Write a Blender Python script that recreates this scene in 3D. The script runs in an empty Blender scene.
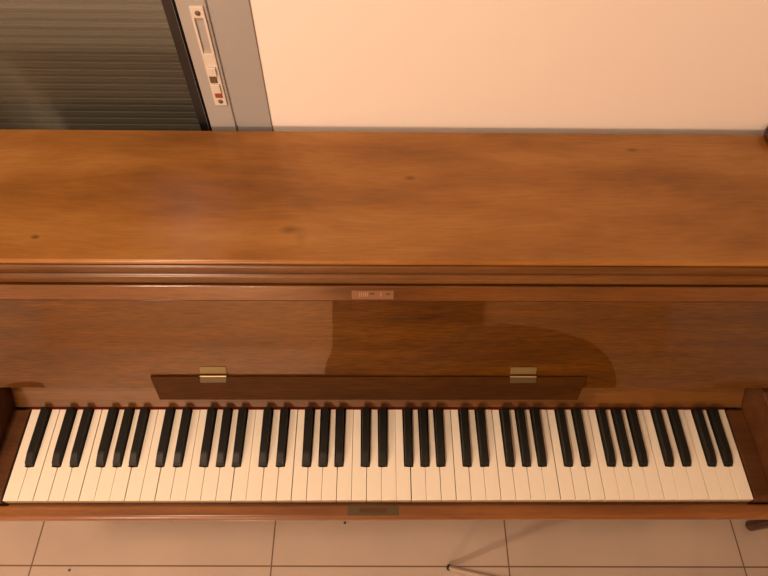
import bpy, bmesh, math, random
from mathutils import Vector, Matrix
sc = bpy.context.scene
C = sc.collection
K = 0.692                      # height of the key tops above the floor

# ------------------------------------------------------------------ camera
def cam_axes(p, yw, r):
    f = Vector((0, math.sin(p), -math.cos(p))); u = Vector((0, math.cos(p), math.sin(p))); rt = Vector((1, 0, 0))
    rt, u = math.cos(r)*rt + math.sin(r)*u, -math.sin(r)*rt + math.cos(r)*u
    m = Matrix.Rotation(yw, 3, 'Z')
    return m @ f, m @ u, m @ rt
F_, U_, R_ = cam_axes(.5784, -.0281, .0271)
cd = bpy.data.cameras.new('camera'); cam = bpy.data.objects.new('camera', cd); C.objects.link(cam)
cd.sensor_fit = 'HORIZONTAL'; cd.sensor_width = 36; cd.lens = 610.3/768*36; cd.clip_start = .02
m = Matrix((R_, U_, -F_)).transposed().to_4x4(); m.translation = Vector((-.0119, -.2442, .9823+K))
cam.matrix_world = m
sc.camera = cam

# ------------------------------------------------------------------ world, light, exposure
w = bpy.data.worlds.new('night'); sc.world = w; w.use_nodes = True
w.node_tree.nodes['Background'].inputs[0].default_value = (.010, .012, .018, 1)
w.node_tree.nodes['Background'].inputs[1].default_value = 1
sc.view_settings.view_transform = 'Standard'; sc.view_settings.look = 'None'
sc.view_settings.gamma = 1; sc.view_settings.exposure = 0; sc.view_settings.use_curve_mapping = False
WARM = (1, .685, .485)
def area(name, loc, size, power, aim, color=WARM, shape='DISK'):
    l = bpy.data.lights.new(name, 'AREA'); l.shape = shape; l.size = size; l.energy = power; l.color = color
    o = bpy.data.objects.new(name, l); C.objects.link(o); o.location = loc
    o.rotation_euler = (Vector(aim)-Vector(loc)).to_track_quat('-Z', 'Y').to_euler()
    return o
CEIL = 2.50
area('ceiling_lamp_light', (-.80, -.35, CEIL-.075), .22, 19.5, (-.80, -.35, 0))
pl = bpy.data.lights.new('room_pendant_light', 'POINT'); pl.energy = 77; pl.color = WARM; pl.shadow_soft_size = .10  # bulb of the unseen mid-room pendant, placed by the shadow edge on the shutter
plo = bpy.data.objects.new('room_pendant_light', pl); C.objects.link(plo); plo.location = (-1.00, -1.60, 1.47)

pl2 = bpy.data.lights.new('far_wall_fill_light', 'POINT'); pl2.energy = 60; pl2.color = WARM; pl2.shadow_soft_size = .05  # added bulb, brightens the far wall mirrored in the fallboard
plo2 = bpy.data.objects.new('far_wall_fill_light', pl2); C.objects.link(plo2); plo2.location = (-.85, -3.05, 1.25)

# ------------------------------------------------------------------ materials
def mat(name, col, rough=.5, metal=0, coat=0, coat_rough=.05, spec=.5, emit=None, es=0):
    m = bpy.data.materials.new(name); m.use_nodes = True
    b = m.node_tree.nodes['Principled BSDF']
    b.inputs['Base Color'].default_value = (*col, 1); b.inputs['Roughness'].default_value = rough
    b.inputs['Metallic'].default_value = metal; b.inputs['Coat Weight'].default_value = coat
    b.inputs['Coat Roughness'].default_value = coat_rough; b.inputs['Specular IOR Level'].default_value = spec
    if emit: b.inputs['Emission Color'].default_value = (*emit, 1); b.inputs['Emission Strength'].default_value = es
    return m
def N(m, t, **kw):
    n = m.node_tree.nodes.new(t)
    for k, v in kw.items(): setattr(n, k, v)
    return n
def L(m, a, b): m.node_tree.links.new(a, b)
def math_node(m, op, a, b=None, clamp=False):
    n = N(m, 'ShaderNodeMath', operation=op, use_clamp=clamp)
    for i, v in enumerate((a, b)):
        if v is None: continue
        if isinstance(v, (int, float)): n.inputs[i].default_value = v
        else: L(m, v, n.inputs[i])
    return n.outputs[0]
def mix_col(m, fac, a, b, mode='MIX'):
    n = N(m, 'ShaderNodeMix', data_type='RGBA', blend_type=mode)
    for i, v in ((0, fac), (6, a), (7, b)):
        if isinstance(v, (int, float)): n.inputs[i].default_value = v
        elif isinstance(v, tuple): n.inputs[i].default_value = (*v, 1)
        else: L(m, v, n.inputs[i])
    return n.outputs[2]
def ramp(m, fac, stops):
    n = N(m, 'ShaderNodeValToRGB'); e = n.color_ramp.elements
    e[0].position, e[0].color = stops[0][0], (*stops[0][1], 1)
    e[1].position, e[1].color = stops[-1][0], (*stops[-1][1], 1)
    for p, c in stops[1:-1]:
        x = e.new(p); x.color = (*c, 1)
    L(m, fac, n.inputs[0]); return n.outputs[0]

def wood(name, dark, mid, light, scale=1.0, grain=1.0, coat=1.0, coat_rough=.04, rough=.45, wavy=.25, knots_dents=(), bump=.05, stretch=(1.6, 22, 22), off=0, cior=1.5):
    m = mat(name, mid, rough, coat=coat, coat_rough=coat_rough, spec=.15 if coat else .10)
    b = m.node_tree.nodes['Principled BSDF']
    b.inputs['Coat IOR'].default_value = cior
    tc = N(m, 'ShaderNodeTexCoord'); src = tc.outputs['Object']
    # gentle warp so the figure wanders
    nz = N(m, 'ShaderNodeTexNoise'); nz.inputs['Scale'].default_value = 3.2*scale; nz.inputs['Detail'].default_value = 2
    mp0 = N(m, 'ShaderNodeMapping'); mp0.inputs['Scale'].default_value = (.7, 2.2, 2.2); mp0.inputs['Location'].default_value = (off, 0, off*.7)
    L(m, src, mp0.inputs[0]); L(m, mp0.outputs[0], nz.inputs['Vector'])
    vm = N(m, 'ShaderNodeVectorMath', operation='SCALE'); vm.inputs['Scale'].default_value = wavy*.14
    L(m, nz.outputs['Color'], vm.inputs[0])
    va = N(m, 'ShaderNodeVectorMath', operation='ADD'); L(m, src, va.inputs[0]); L(m, vm.outputs[0], va.inputs[1])
    mp = N(m, 'ShaderNodeMapping'); mp.inputs['Scale'].default_value = tuple(s*scale for s in stretch); mp.inputs['Location'].default_value = (off, off, 0)
    L(m, va.outputs[0], mp.inputs[0])
    g1 = N(m, 'ShaderNodeTexNoise'); g1.inputs['Scale'].default_value = 1.0; g1.inputs['Detail'].default_value = 6; g1.inputs['Roughness'].default_value = .62
    L(m, mp.outputs[0], g1.inputs['Vector'])
    mp2 = N(m, 'ShaderNodeMapping'); mp2.inputs['Scale'].default_value = (26*scale, 330*scale, 330*scale); L(m, va.outputs[0], mp2.inputs[0])
    g2 = N(m, 'ShaderNodeTexNoise'); g2.inputs['Scale'].default_value = 1; g2.inputs['Detail'].default_value = 3
    L(m, mp2.outputs[0], g2.inputs['Vector'])
    g3 = N(m, 'ShaderNodeTexNoise'); g3.inputs['Scale'].default_value = 5.0; g3.inputs['Detail'].default_value = 3
    mp3 = N(m, 'ShaderNodeMapping'); mp3.inputs['Scale'].default_value = (.8, 2.4, 2.4); mp3.inputs['Location'].default_value = (3+off, 1, 2); L(m, src, mp3.inputs[0]); L(m, mp3.outputs[0], g3.inputs['Vector'])
    s = math_node(m, 'ADD', math_node(m, 'MULTIPLY', g1.outputs[0], .62), math_node(m, 'MULTIPLY', g3.outputs[0], .38))
    base = ramp(m, s, [(.34, dark), (.5, mid), (.66, light)])
    fine = ramp(m, g2.outputs[0], [(.36, (1-.42*grain,)*3), (.60, (1.0, 1.0, 1.0))])
    col = mix_col(m, 1.0, base, fine, 'MULTIPLY')
    for (kx, ky, kz, sx, sy, amt) in knots_dents:
        mk = N(m, 'ShaderNodeMapping'); mk.inputs['Location'].default_value = (-kx/sx, -ky/sy, -kz/sy); mk.inputs['Scale'].default_value = (1/sx, 1/sy, 1/sy)
        L(m, va.outputs[0] if False else src, mk.inputs[0])
        gr = N(m, 'ShaderNodeTexGradient', gradient_type='SPHERICAL'); L(m, mk.outputs[0], gr.inputs[0])
        f = math_node(m, 'MULTIPLY', gr.outputs['Fac'], amt, True)
        col = mix_col(m, f, col, tuple(c*.30 for c in dark))
    L(m, col, b.inputs['Base Color'])
    bp = N(m, 'ShaderNodeBump'); bp.inputs['Strength'].default_value = bump; bp.inputs['Distance'].default_value = .002
    L(m, g1.outputs[0], bp.inputs['Height']); L(m, bp.outputs[0], b.inputs['Normal'])
    # very soft undulation of the lacquer
    bp2 = N(m, 'ShaderNodeBump'); bp2.inputs['Strength'].default_value = .10; bp2.inputs['Distance'].default_value = .004
    L(m, g3.outputs[0], bp2.inputs['Height']); L(m, bp2.outputs[0], b.inputs['Coat Normal'])
    return m

W_LID = wood('lid_walnut', (.165, .062, .0100), (.275, .113, .0190), (.375, .175, .040), scale=.8, grain=.30, stretch=(3.2, 13, 13), coat=.6, coat_rough=.22, rough=.42, wavy=.5,
             knots_dents=[(.0411, .4002, .3+K, .011, .006, .7), (.3938, .4631, .3+K, .013, .005, .7), (-.4866, .2841, .3+K, .008, .005, .9),
                    (-.1323, .2988, .3+K, .018, .010, .6), (-.116, .289, .3+K, .012, .022, .28)])  # last two: dark smudge for a dent, its shade put into the colour
W_PANEL = wood('fallboard_mahogany', (.060, .019, .0004), (.096, .033, .0008), (.140, .053, .0018), scale=1.5, grain=.9, coat=1, cior=1.85, coat_rough=.02, rough=.42, wavy=.15, off=2.3)
W_TRIM = wood('moulding_walnut', (.085, .032, .006), (.135, .054, .010), (.190, .080, .017), grain=.4, coat=.8, coat_rough=.25, off=5.1)
W_LEDGE = wood('desk_ledge_mahogany', (.045, .015, .0006), (.062, .021, .0008), (.085, .031, .0015), grain=.7, coat=0, rough=.6, off=7.7)
W_SLIP = wood('key_slip_walnut', (.110, .036, .008), (.205, .076, .018), (.330, .140, .040), scale=1.2, grain=.3, coat=.8, coat_rough=.24, off=9.4)
W_BLOCK = wood('key_block_walnut', (.060, .022, .007), (.088, .033, .010), (.125, .048, .014), grain=.4, coat=.6, coat_rough=.2, off=11.9)
M_IVORY = mat('key_ivory_plastic', (.84, .80, .67), .28, coat=.35, coat_rough=.12)
nt = M_IVORY
M_EBONY = mat('key_black_lacquer', (.009, .0085, .006), .45, spec=.25)
M_KEYFRONT = mat('key_front_tan', (.42, .31, .19), .5)  # tan, darker than the ivory key tops
M_FELT = mat('red_felt', (.10, .006, .005), .95, spec=.1)
M_BRASS = mat('aged_brass', (.20, .155, .060), .5, metal=.4)
M_BRASSD = mat('tarnished_brass', (.085, .058, .022), .55, metal=.4)
M_PLATE = mat('lock_plate_rosy_brass', (.19, .085, .034), .5, metal=.1, coat=.2)
M_ALU = mat('painted_aluminium', (.33, .33, .325), .42)
M_ALU2 = mat('painted_aluminium_sash', (.36, .355, .34), .42)
M_GASK = mat('black_rubber_gasket', (.012, .010, .010), .45)
M_WPLASTIC = mat('pale_latch_plastic', (.62, .58, .52), .35)
M_POCK = mat('latch_pocket_grey', (.36, .33, .28), .4)
M_RED = mat('red_latch_mark', (.28, .055, .028), .5)
M_STEEL = mat('dull_steel', (.40, .36, .32), .35, metal=.9)
M_IRON = mat('painted_iron', (.16, .12, .07), .55, metal=.5)
M_DARKW = wood('dark_turned_wood', (.040, .013, .006), (.065, .021, .009), (.090, .030, .012), grain=.3, coat=.7, coat_rough=.2, off=14)
M_BLACKF = mat('black_fabric', (.020, .018, .018), .9, spec=.2)
M_CHROME = mat('beige_steel_tube', (.50, .42, .33), .32, metal=.3)
M_RUBBER = mat('black_rubber', (.015, .012, .012), .6)

def wall_paint():
    m = mat('cream_wall_paint', (.83, .79, .74), .85, spec=.25)
    b = m.node_tree.nodes['Principled BSDF']
    tc = N(m, 'ShaderNodeTexCoord'); n = N(m, 'ShaderNodeTexNoise'); n.inputs['Scale'].default_value = 260; n.inputs['Detail'].default_value = 3
    L(m, tc.outputs['Object'], n.inputs['Vector'])
    bp = N(m, 'ShaderNodeBump'); bp.inputs['Strength'].default_value = .06; bp.inputs['Distance'].default_value = .001
    L(m, n.outputs[0], bp.inputs['Height']); L(m, bp.outputs[0], b.inputs['Normal'])
    return m
M_WALL = wall_paint()
M_CEIL = mat('white_ceiling_paint', (.62, .58, .53), .9, spec=.2)
M_TAN = mat('tan_wall_paint', (.50, .43, .36), .9, spec=.2)

TX, TY, TA = -.8695, .0139, -.0051      # one grout crossing and the tile direction
def tiles():
    m = mat('beige_floor_tiles', (.5, .4, .3), .16, spec=.5)
    b = m.node_tree.nodes['Principled BSDF']
    tc = N(m, 'ShaderNodeTexCoord'); mp = N(m, 'ShaderNodeMapping', vector_type='TEXTURE')
    mp.inputs['Location'].default_value = (TX, TY, 0); mp.inputs['Rotation'].default_value = (0, 0, TA)
    L(m, tc.outputs['Object'], mp.inputs[0])
    br = N(m, 'ShaderNodeTexBrick'); br.offset = 0; br.squash = 1
    br.inputs['Scale'].default_value = 1; br.inputs['Brick Width'].default_value = .6; br.inputs['Row Height'].default_value = .6
    br.inputs['Mortar Size'].default_value = .0019; br.inputs['Mortar Smooth'].default_value = .15
    br.inputs['Color1'].default_value = (.56, .455, .37, 1); br.inputs['Color2'].default_value = (.53, .435, .355, 1)
    br.inputs['Mortar'].default_value = (.17, .105, .060, 1)
    L(m, mp.outputs[0], br.inputs['Vector'])
    nz = N(m, 'ShaderNodeTexNoise'); nz.inputs['Scale'].default_value = 5; nz.inputs['Detail'].default_value = 5; L(m, mp.outputs[0], nz.inputs['Vector'])
    mo = ramp(m, nz.outputs[0], [(.3, (.93, .93, .92)), (.7, (1.05, 1.04, 1.03))])
    L(m, mix_col(m, 1.0, br.outputs['Color'], mo, 'MULTIPLY'), b.inputs['Base Color'])
    bp = N(m, 'ShaderNodeBump', invert=True); bp.inputs['Strength'].default_value = .4; bp.inputs['Distance'].default_value = .001
    L(m, br.outputs['Fac'], bp.inputs['Height']); L(m, bp.outputs[0], b.inputs['Normal'])
    L(m, math_node(m, 'ADD', math_node(m, 'MULTIPLY', br.outputs['Fac'], .5), .17), b.inputs['Roughness'])
    return m
M_TILE = tiles()
def glass():
    m = bpy.data.materials.new('window_glass'); m.use_nodes = True; nt = m.node_tree; nt.nodes.clear()
    o = nt.nodes.new('ShaderNodeOutputMaterial'); mx = nt.nodes.new('ShaderNodeMixShader'); t = nt.nodes.new('ShaderNodeBsdfTransparent')
    g = nt.nodes.new('ShaderNodeBsdfGlossy'); g.inputs['Roughness'].default_value = .0
    t.inputs[0].default_value = (.86, .88, .86, 1)
    lw = nt.nodes.new('ShaderNodeLayerWeight'); pw = nt.nodes.new('ShaderNodeMath'); pw.operation = 'POWER'; pw.inputs[1].default_value = 5
    ma = nt.nodes.new('ShaderNodeMath'); ma.operation = 'MULTIPLY_ADD'; ma.inputs[1].default_value = .92; ma.inputs[2].default_value = .045
    lw.inputs['Blend'].default_value = .5
    nt.links.new(lw.outputs['Facing'], pw.inputs[0]); nt.links.new(pw.outputs[0], ma.inputs[0])
    nt.links.new(ma.outputs[0], mx.inputs[0]); nt.links.new(t.outputs[0], mx.inputs[1]); nt.links.new(g.outputs[0], mx.inputs[2]); nt.links.new(mx.outputs[0], o.inputs[0])
    return m
M_GLASS = glass()
def shutter_mat():
    m = mat('roller_shutter_grey_paint', (.30, .27, .23), .5)
    return m
M_SHUT = shutter_mat()

# ------------------------------------------------------------------ mesh helpers
def finish(name, bm, mats, parent=None, smooth=True, kind=None):
    bmesh.ops.recalc_face_normals(bm, faces=bm.faces)
    me = bpy.data.meshes.new(name); bm.to_mesh(me); bm.free()
    for x in (mats if isinstance(mats, (list, tuple)) else [mats]): me.materials.append(x)
    o = bpy.data.objects.new(name, me); C.objects.link(o)
    if smooth:
        for p in me.polygons: p.use_smooth = True
        me.set_sharp_from_angle(angle=math.radians(50))
        wn = o.modifiers.new('weighted_normals', 'WEIGHTED_NORMAL'); wn.keep_sharp = True; wn.weight = 100
    if parent is not None:
        o.parent = parent; o.matrix_parent_inverse = parent.matrix_world.inverted()
    if kind: o['kind'] = kind
    return o
def box(bm, x0, x1, y0, y1, z0, z1, bev=0, seg=2, mi=0):
    r = bmesh.ops.create_cube(bm, size=1)
    vs = r['verts']
    for v in vs: v.co = Vector((x0+(v.co.x+.5)*(x1-x0), y0+(v.co.y+.5)*(y1-y0), z0+(v.co.z+.5)*(z1-z0)))
    fs = {f for v in vs for f in v.link_faces}
    for f in fs: f.material_index = mi
    if bev:
        es = list({e for v in vs for e in v.link_edges})
        bmesh.ops.bevel(bm, geom=es, offset=bev, segments=seg, profile=.5, affect='EDGES')
    return bm
def bx(name, dims, m, parent=None, bev=.001, seg=2, kind=None):
    bm = bmesh.new(); box(bm, *dims, bev=bev, seg=seg); return finish(name, bm, m, parent, kind=kind)
def prism(bm, prof, x0, x1, bev=0, seg=2):
    """closed (y,z) profile swept along x"""
    a = [bm.verts.new((x0, y, z)) for y, z in prof]; b = [bm.verts.new((x1, y, z)) for y, z in prof]
    n = len(prof); fs = []
    for i in range(n): fs.append(bm.faces.new((a[i], a[(i+1) % n], b[(i+1) % n], b[i])))
    fs.append(bm.faces.new(a[::-1])); fs.append(bm.faces.new(b))
    if bev:
        bmesh.ops.bevel(bm, geom=list({e for f in fs for e in f.edges}), offset=bev, segments=seg, profile=.5, affect='EDGES')
def poly_x(bm, pts_xy, z0, z1, bev=0, seg=2):
    a = [bm.verts.new((x, y, z0)) for x, y in pts_xy]; b = [bm.verts.new((x, y, z1)) for x, y in pts_xy]
    n = len(a); top = bm.faces.new(b); bm.faces.new(a[::-1])
    for i in range(n): bm.faces.new((a[i], a[(i+1) % n], b[(i+1) % n], b[i]))
    if bev: bmesh.ops.bevel(bm, geom=list(top.edges), offset=bev, segments=seg, profile=.5, affect='EDGES')
def arc(cy, cz, r, a0, a1, n=6):
    return [(cy+r*math.cos(math.radians(a0+(a1-a0)*i/n)), cz+r*math.sin(math.radians(a0+(a1-a0)*i/n))) for i in range(n+1)]
def lathe(bm, prof, origin=(0, 0, 0), seg=32):
    """(r,z) profile about z"""
    rings = []
    for r, z in prof:
        if r < 1e-6: rings.append([bm.verts.new((origin[0], origin[1], origin[2]+z))])
        else: rings.append([bm.verts.new((origin[0]+r*math.cos(2*math.pi*i/seg), origin[1]+r*math.sin(2*math.pi*i/seg), origin[2]+z)) for i in range(seg)])
    for a, b in zip(rings, rings[1:]):
        for i in range(seg):
            j = (i+1) % seg
            if len(a) == 1 and len(b) == 1: continue
            if len(a) == 1: bm.faces.new((a[0], b[i], b[j]))
            elif len(b) == 1: bm.faces.new((a[i], a[j], b[0]))
            else: bm.faces.new((a[i], a[j], b[j], b[i]))
def tube(bm, pts, radii, seg=16):
    """tapered tube through points, closed with rounded caps"""
    pts = [Vector(p) for p in pts]; rings = []
    d0 = (pts[1]-pts[0]).normalized(); d1 = (pts[-1]-pts[-2]).normalized()
    P = []; Rr = []
    for k in (0, 1, 2): P.append(pts[0]-d0*radii[0]*(.45-.45*k/3*1.0)); Rr.append(radii[0]*math.sin(math.pi/2*(k+.35)/3.35))
    P += pts; Rr += list(radii)
    for k in (2, 1, 0): P.append(pts[-1]+d1*radii[-1]*(.45-.45*k/3)); Rr.append(radii[-1]*math.sin(math.pi/2*(k+.35)/3.35))
    for i, p in enumerate(P):
        d = (P[min(i+1, len(P)-1)]-P[max(i-1, 0)]).normalized()
        a = d.orthogonal().normalized() if i == 0 else (a-d*a.dot(d)).normalized()
        b = d.cross(a)
        rings.append([bm.verts.new(p+Rr[i]*(a*math.cos(2*math.pi*j/seg)+b*math.sin(2*math.pi*j/seg))) for j in range(seg)])
    for r0, r1 in zip(rings, rings[1:]):
        for j in range(seg): bm.faces.new((r0[j], r0[(j+1) % seg], r1[(j+1) % seg], r1[j]))
    bm.faces.new(rings[0][::-1]); bm.faces.new(rings[-1])
def thing(name, label, cat, loc, group=None):
    o = bpy.data.objects.new(name, None); C.objects.link(o); o.location = loc; o.empty_display_size = .1
    bpy.context.view_layer.update()
    o['label'] = label; o['category'] = cat
    if group: o['group'] = group
    return o
def tag(o, label, cat, group=None):
    o['label'] = label; o['category'] = cat
    if group: o['group'] = group
    return o

# ------------------------------------------------------------------ room shell
RX0, RX1, RY0, WY = -2.6, 2.3, -3.6, .515
bx('floor', (RX0-.1, RX1+.1, RY0-.1, WY+.7, -.10, 0), M_TILE, bev=0, kind='structure')
bx('ceiling', (RX0-.1, RX1+.1, RY0-.1, WY+.7, CEIL, CEIL+.1), M_CEIL, bev=0, kind='structure')
OX0, OX1, OZ1 = -2.10, -.1780, 2.12          # opening of the sliding window door
T = .36                                       # thickness of the outside wall
bm = bmesh.new()
box(bm, OX1, RX1, WY, WY+T, 0, CEIL); box(bm, RX0, OX0, WY, WY+T, 0, CEIL); box(bm, OX0, OX1, WY, WY+T, OZ1, CEIL)
finish('wall_back', bm, M_WALL, smooth=False, kind='structure')
bx('wall_left', (RX0-.1, RX0, RY0, WY, 0, CEIL), M_TAN, bev=0, kind='structure')
bx('wall_right', (RX1, RX1+.1, RY0, WY, 0, CEIL), M_TAN, bev=0, kind='structure')
bx('wall_front', (RX0, RX1, RY0-.1, RY0, 0, CEIL), mat('apricot_wall_paint', (.80, .50, .27), .85, spec=.2), bev=0, kind='structure')
bx('baseboard_back', (OX1+.002, RX1, WY-.010, WY, 0, .07), M_TILE, bev=.001, kind='structure')
bx('baseboard_right', (RX1-.010, RX1, RY0, WY-.012, 0, .07), M_TILE, bev=.001, kind='structure')
bx('baseboard_left', (RX0, RX0+.010, RY0, WY-.012, 0, .07), M_TILE, bev=.001, kind='structure')

# sliding window door
bm = bmesh.new()
SX = -.2345                                   # joint between the fixed jamb and the sash
box(bm, SX+.0015, OX1-.0003, WY-.003, WY+.11, 0, OZ1, .0015)
box(bm, SX-.006, SX+.0015, WY+.0005, WY+.10, .03, OZ1-.03)      # recess between jamb and sash
box(bm, OX0+.0003, OX0+.05, WY-.012, WY+.11, 0, OZ1, .0015)
box(bm, OX0+.05, SX+.001, WY-.012, WY+.11, OZ1-.05, OZ1, .0015)
box(bm, OX0+.05, SX+.001, WY-.012, WY+.11, 0, .03, .0015)
win = finish('window_1', bm, M_ALU, kind='structure')
win['label'] = 'grey aluminium sliding window door behind left end of piano'
bm = bmesh.new()
sy0 = WY-.003
SL = -.2765
box(bm, SL, SX-.0015, sy0, WY+.045, .032, OZ1-.052, .002, 3)
box(bm, -1.15, SL, sy0, WY+.045, .032, .10, .002); box(bm, -1.15, SL, sy0, WY+.045, OZ1-.11, OZ1-.052, .002)
box(bm, -1.19, -1.15, sy0, WY+.045, .032, OZ1-.052, .002)
finish('window_sash', bm, M_ALU2, win, kind='structure')
bm = bmesh.new()
box(bm, SL-.0215, SL-.0003, WY+.006, WY+.030, .10, OZ1-.11, .002)
finish('glazing_gasket', bm, M_GASK, win, kind='structure')
bm = bmesh.new(); box(bm, SL-.0050, SL-.0002, WY+.0005, WY+.006, .10, OZ1-.11); finish('gasket_lip', bm, mat('matt_black_rubber', (.004, .003, .003), .8, spec=.1), win, kind='structure')
bm = bmesh.new(); box(bm, SL-.0064, SL-.0052, WY+.0035, WY+.006, .10, OZ1-.11); finish('glazing_bead', bm, M_ALU, win, kind='structure')
bm = bmesh.new(); box(bm, -1.149, SL-.019, WY+.0165, WY+.0215, .10, OZ1-.11)
finish('glass_pane', bm, M_GLASS, win, smooth=False, kind='structure')
bm = bmesh.new()
box(bm, OX0+.05, -1.19, WY+.055, WY+.060, .03, OZ1-.05)
finish('glass_pane', bm, M_GLASS, win, smooth=False, kind='structure')

# latch plate on the sash
LX = -.2497; pz0, pz1 = .3425+K, .5065+K
yl = sy0
bm = bmesh.new()
x0, x1 = LX-.0094, LX+.0092
box(bm, x0, x1, yl-.0030, yl+.001, .4895+K, pz1, .0009); box(bm, x0, x1, yl-.0030, yl+.001, pz0, .4345+K, .0009)
box(bm, x0, x0+.0032, yl-.0030, yl+.001, .4340+K, .4900+K); box(bm, x1-.0032, x1, yl-.0030, yl+.001, .4340+K, .4900+K)
lp = finish('latch_plate', bm, M_WPLASTIC, win, kind='structure')
bm = bmesh.new(); pk = [(yl-.0018, .4897+K), (yl+.0006, .482+K), (yl+.0006, .444+K), (yl-.0018, .4343+K), (yl+.002, .4343+K), (yl+.002, .4897+K)]
prism(bm, pk, x0+.0030, x1-.0030); finish('finger_pull', bm, M_POCK, lp, kind='structure')
def button(name, za, zb, m, px=0, h=.0035):
    bm = bmesh.new(); box(bm, LX-.0055+px, LX+.0055+px, yl-.0030-h, yl-.0025, za+K, zb+K, .0007); return finish(name, bm, m, lp, kind='structure')
button('latch_button', .3985, .4130, M_WPLASTIC); button('latch_button', .3675, .3835, M_WPLASTIC, h=.0030)
button('latch_slot', .3845, .3975, M_IRON, -.0017, h=.0006); button('red_mark', .3580, .3662, M_RED, h=.0012)
for zc in (.4972, .3505):
    bm = bmesh.new(); bmesh.ops.create_uvsphere(bm, u_segments=16, v_segments=8, radius=1)
    for v in bm.verts: v.co = Vector((LX+.0004+v.co.x*.0039, yl-.0030+v.co.y*.0018, zc+K+v.co.z*.0039))
    finish('screw', bm, M_IRON, lp, kind='structure')

# roller shutter behind the glass
SY = .800; pitch = .01776
prof_f = []
z = .02
bm = bmesh.new()
front, back = [], []
while z < OZ1-.02:
    # one slat: bulged front, thin bright lip, groove
    front += [(SY+.0016, z), (SY-.0006, z+.0006), (SY-.0010, z+.0016), (SY+.0010, z+.0026), (SY+.0003, z+.007), (SY+.0001, z+.011), (SY+.0012, z+.0166)]
    z += pitch
front = front+[(SY+.0016, z), (SY+.009, z), (SY+.009, .02)]
a = [bm.verts.new((OX0+.01, y, zz)) for y, zz in front]; b = [bm.verts.new((OX1-.004, y, zz)) for y, zz in front]
n = len(front)
for i in range(n): bm.faces.new((a[i], a[(i+1) % n], b[(i+1) % n], b[i]))
sh = finish('roller_shutter', bm, [M_SHUT, mat('slat_joint_pale', (.62, .56, .48), .5)], smooth=False)  # lip faces get a paler colour than the slats
for p in sh.data.polygons:
    zz = [sh.data.vertices[v].co.z for v in p.vertices]; c = ((min(zz)-.02)/pitch) % 1
    if abs(max(zz)-min(zz)-.0010) < .0002 and .02 < c < .06: p.material_index = 1
tag(sh, 'closed grey roller shutter with narrow horizontal slats outside the glass', 'shutter')

# door in the far wall (behind the viewpoint)
bm = bmesh.new(); box(bm, -.34, -.27, RY0, RY0+.03, 0, 2.12, .003); box(bm, .76, .83, RY0, RY0+.03, 0, 2.12, .003); box(bm, -.27, .76, RY0, RY0+.03, 2.05, 2.12, .003)
box(bm, -.268, .758, RY0, RY0+.018, .005, 2.048, .002)
d1 = finish('door_1', bm, mat('dark_brown_door_paint', (.035, .022, .014), .7, spec=.2), kind='structure')

# ceiling lamps
def ceiling_lamp(x, y, r, label):
    t = thing('ceiling_lamp', label, 'ceiling lamp', (x, y, CEIL))
    bm = bmesh.new(); lathe(bm, [(0, 0), (r+.02, 0), (r+.02, -.03), (r+.005, -.045), (r, -.04), (0, -.035)], (x, y, CEIL)); finish('lamp_base', bm, M_WPLASTIC, t)
    bm = bmesh.new(); lathe(bm, [(0, -.036), (r-.002, -.041), (r-.02, -.058), (r*.5, -.068), (0, -.070)], (x, y, CEIL))
    finish('lamp_diffuser', bm, mat('lamp_diffuser_glow', (.9, .85, .7), .5, emit=WARM, es=5), t)
ceiling_lamp(-.80, -.35, .12, 'round ceiling lamp glowing above the keyboard')
def pendant(FX, FY, zb, label):
    fl = thing('pendant_lamp', label, 'lamp', (FX, FY, CEIL), 'pendant lamps')
    bm = bmesh.new(); lathe(bm, [(0, CEIL), (.05, CEIL), (.05, CEIL-.02), (.004, CEIL-.03), (.004, zb+.14), (0, zb+.14)], (FX, FY, 0)); finish('cord', bm, M_IRON, fl)
    bm = bmesh.new(); lathe(bm, [(0, zb+.15), (.010, zb+.145), (.020, zb+.12), (.022, zb+.075), (0, zb+.07)], (FX, FY, 0)); finish('bulb_holder', bm, M_WPLASTIC, fl)
pendant(-1.00, -1.60, 1.47, 'bare bulb pendant lamp hanging in the middle of the room')
pendant(-.85, -3.05, 1.25, 'added bare bulb pendant lamp brightening the door wall mirrored in the fallboard')  # unseen pendant, added to carry the extra light on the far wall

# ------------------------------------------------------------------ the piano
piano = thing('upright_piano', 'glossy brown wooden upright piano with open keyboard against cream wall', 'piano', (0, .2, 0))
PX = .740                                     # half width of the case
def part(name, bm, m, parent=None): return finish(name, bm, m, parent or piano)
def zk(p): return [(y, z+K) for y, z in p]
# lid : thick slab with a rounded front edge
bm = bmesh.new()
prism(bm, zk([(.4990, .300)]+[(.2478, .300)]+arc(.2478, .2953, .0047, 95, 215, 8)+[(.2460, .2910), (.4990, .288)]), -.790, .790)
lid = part('lid', bm, W_LID)
# lid moulding under the lip
bm = bmesh.new()
prism(bm, zk([(.270, .2906), (.2450, .2906), (.2428, .2896), (.2410, .2882), (.2405, .2830), (.2410, .2770), (.2425, .2738), (.2455, .2718),
              (.2458, .2702), (.2420, .2692), (.2398, .2672), (.2387, .2620), (.2392, .2550), (.2402, .2515), (.2430, .2506), (.270, .2506)]), -.780, .780)
part('lid_moulding', bm, W_TRIM)
# upper front behind the fallboard, case
bm = bmesh.new(); box(bm, -PX+.03, PX-.03, .262, .278, .10+K, .2880+K)
part('upper_panel', bm, W_TRIM)
for s in (-1, 1):
    bm = bmesh.new()
    xa, xb = (s*PX, s*(PX-.028)) if s < 0 else (s*(PX-.028), s*PX)
    prism(bm, zk([(.490, .2835), (.490, -K+.02), (.125, -K+.02), (.125, -.12), (.165, -.03), (.168, .040), (.192, .060), (.256, .205), (.262, .2835)]), xa, xb, .0015)
    part('side_panel', bm, W_TRIM)
bm = bmesh.new(); box(bm, -PX+.028, PX-.028, .475, .490, .02, .2835+K); part('back_frame', bm, M_DARKW)
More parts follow.
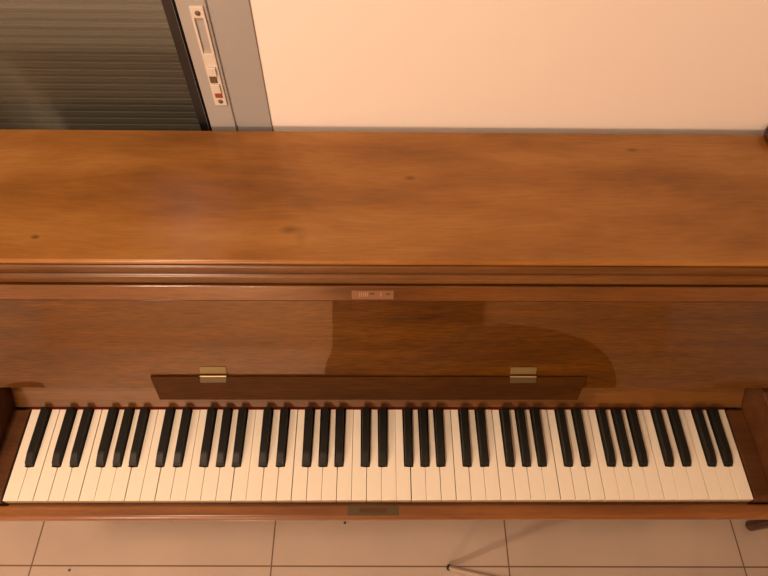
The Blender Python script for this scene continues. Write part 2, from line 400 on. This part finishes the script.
# fallboard: raised, leaning back
bm = bmesh.new()
P0, P1 = Vector((.1570, .0740)), Vector((.2273, .2250))
d = (P1-P0).normalized(); nrm = Vector((d.y, -d.x))     # pointing to the back
q = [P0, P1, P1+nrm*.014, P0+nrm*.014]
prism(bm, zk([(v.x, v.y) for v in q]), -PX, PX, .0002, 1)
fall = part('fallboard', bm, W_PANEL)
bm = bmesh.new()
rp = lambda a, off: (.2264+.4480*a-.894*off, .2274+.894*a+.4480*off)      # along / in front of the rail face
prism(bm, zk([rp(0, .0), rp(.0006, .0010), rp(.0235, .0010), rp(.0246, .0005), rp(.0250, -.001), rp(.0250, -.016), rp(0, -.016)]), -PX, PX, .0004)
rail = part('fallboard_rail', bm, wood('fallboard_rail_walnut', (.090, .030, .004), (.150, .055, .008), (.200, .080, .014), grain=.5, coat=1, cior=1.65, coat_rough=.16, off=21), None)
def chip(bm, xa, xb, a0, a1, o0, o1):
    prism(bm, zk([rp(a0, o0), rp(a1, o0), rp(a1, o1), rp(a0, o1)]), xa, xb)
bm = bmesh.new(); chip(bm, -.0450, .0155, .0035, .0180, .0005, .0017)
plate = part('lock_plate', bm, M_PLATE); plate['label'] = 'small rosy brass lock plate with worn marks'
for xa, xb, a0, a1 in ((-.0190, -.0120, .0110, .0145), (.0050, .0100, .0105, .0140)):
    bm = bmesh.new(); chip(bm, xa, xb, a0, a1, .0016, .0020); part('keyhole', bm, M_BRASSD, plate)
M_INLAY = mat('pale_inlay', (.33, .19, .10), .5)
for hx, h0, h1 in ((-.0335, .0075, .0150), (-.0305, .0085, .0150), (-.0275, .0080, .0140), (-.0250, .0080, .0155), (-.0225, .0085, .0150), (-.0030, .0080, .0145)):
    bm = bmesh.new(); chip(bm, hx-.0006, hx+.0007, h0, h1, .0016, .0020); part('worn_letter', bm, M_INLAY, plate)
# concave rail behind the keys
bm = bmesh.new()
cv = [(.1540, .0002), (.1562, .0035), (.1600, .0075), (.1760, .0285), (.1800, .0370), (.1810, .0500), (.200, .0500), (.200, .0002)]
prism(bm, zk(cv), -.6185, .6185)
part('fallboard_hinge_rail', bm, wood('hinge_rail_mahogany', (.095, .036, .004), (.145, .058, .007), (.200, .082, .012), grain=.5, coat=.55, cior=1.5, coat_rough=.5, off=17))
bm = bmesh.new(); box(bm, -.5900, .5900, .1502, .1538, -.004+K, .0012+K, .0005); part('felt_strip', bm, M_FELT)
# folding music ledge with two hinges
A, B = Vector((.1650, .0990)), Vector((.1330, .0825))
d = (B-A).normalized(); up = Vector((-d.y, d.x)); up = up if up.y > 0 else -up
bm = bmesh.new()
def lv(p, off, x): v = p+up*off; return bm.verts.new((x, v.x, v.y+K))
xs_back, xs_front = (-.3645, .3265), (-.3475, .3095)
t_ = [lv(A, 0, xs_back[0]), lv(A, 0, xs_back[1]), lv(B, 0, xs_front[1]), lv(B, 0, xs_front[0])]
u_ = [lv(A, -.007, xs_back[0]), lv(A, -.007, xs_back[1]), lv(B, -.007, xs_front[1]), lv(B, -.007, xs_front[0])]
bm.faces.new(t_); bm.faces.new(u_[::-1])
for k in range(4): bm.faces.new((t_[k], t_[(k+1) % 4], u_[(k+1) % 4], u_[k]))
bmesh.ops.recalc_face_normals(bm, faces=bm.faces)
bmesh.ops.bevel(bm, geom=list(bm.edges), offset=.0010, segments=2, profile=.5, affect='EDGES')
ledge = part('music_ledge', bm, W_LEDGE)
for hx in (-.2645, .2235):
    bm = bmesh.new(); hw = .0205
    # leaf on the fallboard
    fd = (P1-P0).normalized(); fn = Vector((fd.y, -fd.x)); fn = -fn
    zA = .1010; base = P0+fd*((zA-P0.y)/fd.y)
    def quadbox(p, q, n, th):
        a = [(p.x, p.y), (q.x, q.y), (q.x+n.x*th, q.y+n.y*th), (p.x+n.x*th, p.y+n.y*th)]
        prism(bm, zk(a), hx-hw, hx+hw, .0003, 1)
    quadbox(base+fn*.0002, base+fd*.0135+fn*.0002, fn, .0012)
    hl = finish('hinge', bm, M_BRASS, piano)
    bm = bmesh.new(); quadbox(A+up*.0002+d*.001, A+d*.0095+up*.0002, up, .0012); part('hinge_leaf', bm, M_BRASSD, hl)
    bm = bmesh.new(); tube(bm, [(hx-hw, A.x-.0008, A.y+K+.0024), (hx+hw, A.x-.0008, A.y+K+.0024)], [.0013, .0013], 12); part('hinge_pin', bm, mat('polished_pin', (.45, .34, .17), .35, metal=.5), hl)
# keybed, slip, blocks, arms
bm = bmesh.new(); box(bm, -PX+.029, PX-.029, .012, .470, -.075+K, -.026+K, .002); part('keybed', bm, W_TRIM)
bm = bmesh.new()
prism(bm, zk([(-.0055, -.026), (-.0055, -.0095)]+arc(-.0082, -.0112, .0027, 40, 100, 4)+[(-.0200, -.0085)]+arc(-.0200, -.0145, .0060, 100, 190, 6)+[(-.0248, -.0260), (-.0225, -.0360), (-.012, -.0480), (.0118, -.0500), (.0118, -.026)]), -PX+.001, PX-.001)
slip = part('key_slip', bm, W_SLIP)
bm = bmesh.new(); box(bm, -.0530, .0270, -.0215, -.0062, -.0105+K, -.00795+K, .0004, 1)
sp = part('lock_strike_plate', bm, M_BRASSD); sp['label'] = 'dull dark brass strike plate let into the slip'
bm = bmesh.new(); box(bm, -.0345, .0080, -.0170, -.0105, -.0085+K, -.00765+K); part('strike_slot', bm, W_BLOCK, sp)
for s in (-1, 1):
    bm = bmesh.new(); xa, xb = sorted((s*.5915, s*.6195))
    prism(bm, zk([(-.0020, -.026), (-.0020, -.006), (.0005, -.0010), (.0060, .0010), (.149, .0010), (.149, -.026)]), xa, xb, .0008)
    part('key_block', bm, W_BLOCK)
    bm = bmesh.new(); xa, xb = sorted((s*.6200, s*PX))
    prism(bm, zk([(.200, -.070), (.200, .0600), (.176, .0625), (.160, .0672), (.152, .0690), (.100, .0660), (.045, .0560), (.010, .0400), (-.006, .0220), (-.011, .005), (-.0115, -.0090), (-.0052, -.0090), (-.0052, -.024), (.0125, -.026), (.0125, -.0760), (.09, -.090)]), xa, xb, .0025, 3)
    part('arm', bm, W_BLOCK)
# lower case
bm = bmesh.new(); box(bm, -PX+.03, PX-.03, .230, .245, .10, -.085+K, .001); part('lower_panel', bm, W_PANEL)
bm = bmesh.new(); box(bm, -PX+.029, PX-.029, .205, .47, .021, .10, .002); part('bottom_rail', bm, W_TRIM)
for px in (-.045, .045):
    bm = bmesh.new()
    prism(bm, [(.206, .045), (.170, .038), (.148, .040), (.140, .046), (.148, .050), (.170, .048), (.206, .055)], px-.010, px+.010, .002)
    part('pedal', bm, M_BRASS)
for s in (-1, 1):
    for yy in (.150, .465):
        bm = bmesh.new(); tube(bm, [(s*.61-.012, yy, .0125), (s*.61+.012, yy, .0125)], [.0120, .0120], 18)
        box(bm, s*.61-.012, s*.61+.012, yy-.008, yy+.008, .016, .024); part('caster', bm, M_BRASSD)

# keys : A to A, fifty white and thirty five black
KW = 1.178/50; G = .00045
names = ['A', 'B', 'C', 'D', 'E', 'F', 'G']
# black key offset from the boundary after the white key of that name
boff = {'A': .0022, 'C': -.0024, 'D': .0024, 'F': -.0030, 'G': 0.0}
rng = random.Random(5)
BW = .0072; YB = .0535; YE = .1500
edges = [-.589+i*KW for i in range(51)]
gaps = [rng.uniform(.0004, .0011) for _ in range(51)]
for i in (25-7, 15, 17, 27, 29, 37, 44, 5, 10): gaps[i] += .0004
for i in range(50):
    nm = names[i % 7]; xl, xr = edges[i]+gaps[i]*.5, edges[i+1]-gaps[i+1]*.5
    prev = names[(i-1) % 7]
    cl = edges[i]+boff[prev]+BW+.0010 if (prev in boff and i > 0) else None
    cr = edges[i+1]+boff[nm]-BW-.0010 if (nm in boff and i < 49) else None
    pts = [(xl, 0), (xr, 0)]
    if cr: pts += [(xr, YB-.0015), (cr, YB-.0015), (cr, YE)]
    else: pts += [(xr, YE)]
    if cl: pts += [(cl, YE), (cl, YB-.0015), (xl, YB-.0015)]
    else: pts += [(xl, YE)]
    dz = rng.uniform(-.0004, .0003)
    bm = bmesh.new(); poly_x(bm, pts, -.0190+K, K+dz, .0006, 2)
    # slightly rounded front lip
    o = part('white_key', bm, [M_IVORY, M_KEYFRONT])
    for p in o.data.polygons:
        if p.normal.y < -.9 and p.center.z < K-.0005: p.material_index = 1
YE = .1465
for i in range(49):
    nm = names[i % 7]
    if nm not in boff: continue
    xc = edges[i+1]+boff[nm]; dz = rng.uniform(-.0004, .0004); h = .0112+dz; tw = .0052
    bm = bmesh.new()
    sec = [(YB, -.012, BW), (YB, .0002, BW), (YB+.0035, .0062, tw+.0010), (YB+.0165, h-.0006, tw), (YB+.0200, h, tw), (YE+.003, h, tw), (YE+.003, -.012, BW)]
    lo = [bm.verts.new((xc+sx*BW, y, -.012+K)) for y in (YB, YE+.003) for sx in (-1, 1)]
    st = [(YB, .0004), (YB+.0040, .0068), (YB+.0165, h-.0006), (YB+.0205, h), (YE+.003, h)]
    top = []; skirt = []
    for (y, z) in st:
        fz = (z+.002)/(h+.002); ww = BW+(tw-BW)*max(0, min(1, fz))
        top.append((bm.verts.new((xc-ww, y, z+K)), bm.verts.new((xc+ww, y, z+K))))
        skirt.append((bm.verts.new((xc-BW, y, -.012+K)), bm.verts.new((xc+BW, y, -.012+K))))
    for v in lo: bm.verts.remove(v)
    for k in range(len(st)-1):
        bm.faces.new((top[k][0], top[k][1], top[k+1][1], top[k+1][0]))
        bm.faces.new((skirt[k][1], skirt[k][0], skirt[k+1][0], skirt[k+1][1]))
        bm.faces.new((skirt[k][0], top[k][0], top[k+1][0], skirt[k+1][0])); bm.faces.new((top[k][1], skirt[k][1], skirt[k+1][1], top[k+1][1]))
    bm.faces.new((skirt[0][0], skirt[0][1], top[0][1], top[0][0])); bm.faces.new((skirt[-1][1], skirt[-1][0], top[-1][0], top[-1][1]))
    bmesh.ops.recalc_face_normals(bm, faces=bm.faces)
    es = [e for e in bm.edges if min(v.co.z for v in e.verts) > K-.001]
    bmesh.ops.bevel(bm, geom=es, offset=.0007, segments=2, profile=.5, affect='EDGES')
    part('black_key', bm, M_EBONY)

# ------------------------------------------------------------------ loose things
# turned wooden bowl on the lid's back right corner
bm = bmesh.new(); lathe(bm, [(0, 0), (.018, 0), (.0195, .002), (.0215, .005), (.0225, .008), (.022, .011), (.020, .010), (.016, .005), (0, .004)], (.6320, .4880, .300+K+.0002), 40)
bowl = finish('wooden_dish', bm, M_DARKW); tag(bowl, 'small round dark wooden dish on back right corner of piano lid', 'dish')

# unseen cabinet added left of the piano to keep lamp light off the lower shutter
cab = thing('light_blocking_cabinet', 'unseen low dark cabinet added left of the piano to block lamp light', 'cabinet', (-1.02, .34, 0))
bm = bmesh.new(); box(bm, -1.23, -.81, .20, .49, .06, .96, .002); box(bm, -1.24, -.80, .19, .495, .96, .985, .003); box(bm, -1.21, -.83, .23, .48, 0, .06)
finish('body', bm, W_BLOCK, cab)
for xa in (-1.225, -1.018):
    bm = bmesh.new(); box(bm, xa, xa+.203, .184, .1995, .075, .945, .002); dr = finish('door', bm, W_BLOCK, cab)
    bm = bmesh.new(); lathe(bm, [(0, -.006), (.005, -.006), (.010, 0), (.010, .004), (0, .007)], ((-1.035 if xa < -1.1 else -1.005), .172, .55), 16); finish('knob', bm, M_BRASS, dr)

# wooden stool at the right end of the piano: only one foot shows
def wooden_stool(fx, fy):
    cx, cy = fx+.20, fy-.20
    t = thing('wooden_stool', 'dark wooden stool leg standing on the tiles right of the piano', 'stool', (cx, cy, 0))
    for sx, sy in ((-1, 1), (1, 1), (-1, -1), (1, -1)):
        bm = bmesh.new(); tube(bm, [(cx+sx*.20, cy+sy*.20, .006), (cx+sx*.188, cy+sy*.185, .20), (cx+sx*.165, cy+sy*.15, .44)], [.0135, .0165, .0185], 20)
        finish('leg', bm, M_DARKW, t)
    bm = bmesh.new(); lathe(bm, [(0, .44), (.215, .44), (.225, .450), (.225, .465), (.215, .475), (0, .478)], (cx, cy, 0), 48); finish('seat', bm, M_DARKW, t)
wooden_stool(.9765, .1035)
# stool with thin tube legs, its front foot on the tiles before the piano
def tube_stool():
    cx, cy = .60, -.33
    t = thing('round_stool', 'thin steel stool foot with black tip on the tiles below the keyboard', 'stool', (cx, cy, 0))
    f0 = Vector((.1755, .0060, .004)); dd = Vector((.2641, -.0287, .092))-f0
    side = Vector((cx-f0.x, cy-f0.y))
    for k in range(3):
        R = Matrix.Rotation(k*math.tau/3, 4, 'Z'); T4 = Matrix.Translation((cx, cy, 0))
        X = T4 @ R @ T4.inverted()
        p = lambda a: X @ (f0+dd*a)
        bm = bmesh.new(); tube(bm, [p(.05), p(1), p(3.0), p(4.5)], [.0058, .0062, .0066, .0066], 16); lg = finish('leg', bm, M_CHROME, t)
        bm = bmesh.new(); tube(bm, [p(0.01), p(.05)], [.0074, .0072], 16); finish('foot_cap', bm, M_RUBBER, lg)
    bm = bmesh.new(); lathe(bm, [(0, .410), (.15, .410), (.165, .420), (.17, .440), (.16, .460), (.11, .470), (0, .474)], (cx, cy, 0), 48); finish('seat', bm, M_BLACKF, t)
tube_stool()
# bean bag in the room, mirrored in the fallboard
bm = bmesh.new(); bmesh.ops.create_uvsphere(bm, u_segments=40, v_segments=24, radius=1)
for v in bm.verts:
    x, y, z = v.co
    h = .5*(z+1); wv = 1+.05*math.sin(4*math.atan2(y, x))
    v.co = Vector((.50+.50*x*wv*(1-.12*h)+.08*h, -1.50+.42*y*wv*(1-.20*h), .012+.545*h**.8+.03*h*x))
tag(finish('bean_bag', bm, M_BLACKF), 'black fabric bean bag sagging on the tiles behind the stools', 'bean bag')
bm = bmesh.new(); box(bm, -.34, .62, -3.56, -1.0, .0005, .010, .003)  # unseen rug, added so the fallboard reflection stays dark below the door
tag(finish('rug', bm, M_BLACKF), 'thin black unseen rug added before the door to darken the fallboard reflection', 'rug')
# little crumbs on the tiles
for (x, y, r) in ((-.0872, .114, .0035), (-.772, .003, .0032)):
    bm = bmesh.new(); bmesh.ops.create_icosphere(bm, subdivisions=2, radius=r)
    rr = random.Random(int(x*1000))
    for v in bm.verts: v.co *= rr.uniform(.7, 1.15); v.co.z *= .45
    bmesh.ops.translate(bm, verts=bm.verts, vec=(x, y, r*.4))
    tag(finish('crumb', bm, M_DARKW), 'dark speck of dirt on a tile ' + ('under the middle of the key slip' if x > -.5 else 'near the left tile corner'), 'crumb', 'dirt specks on the floor')
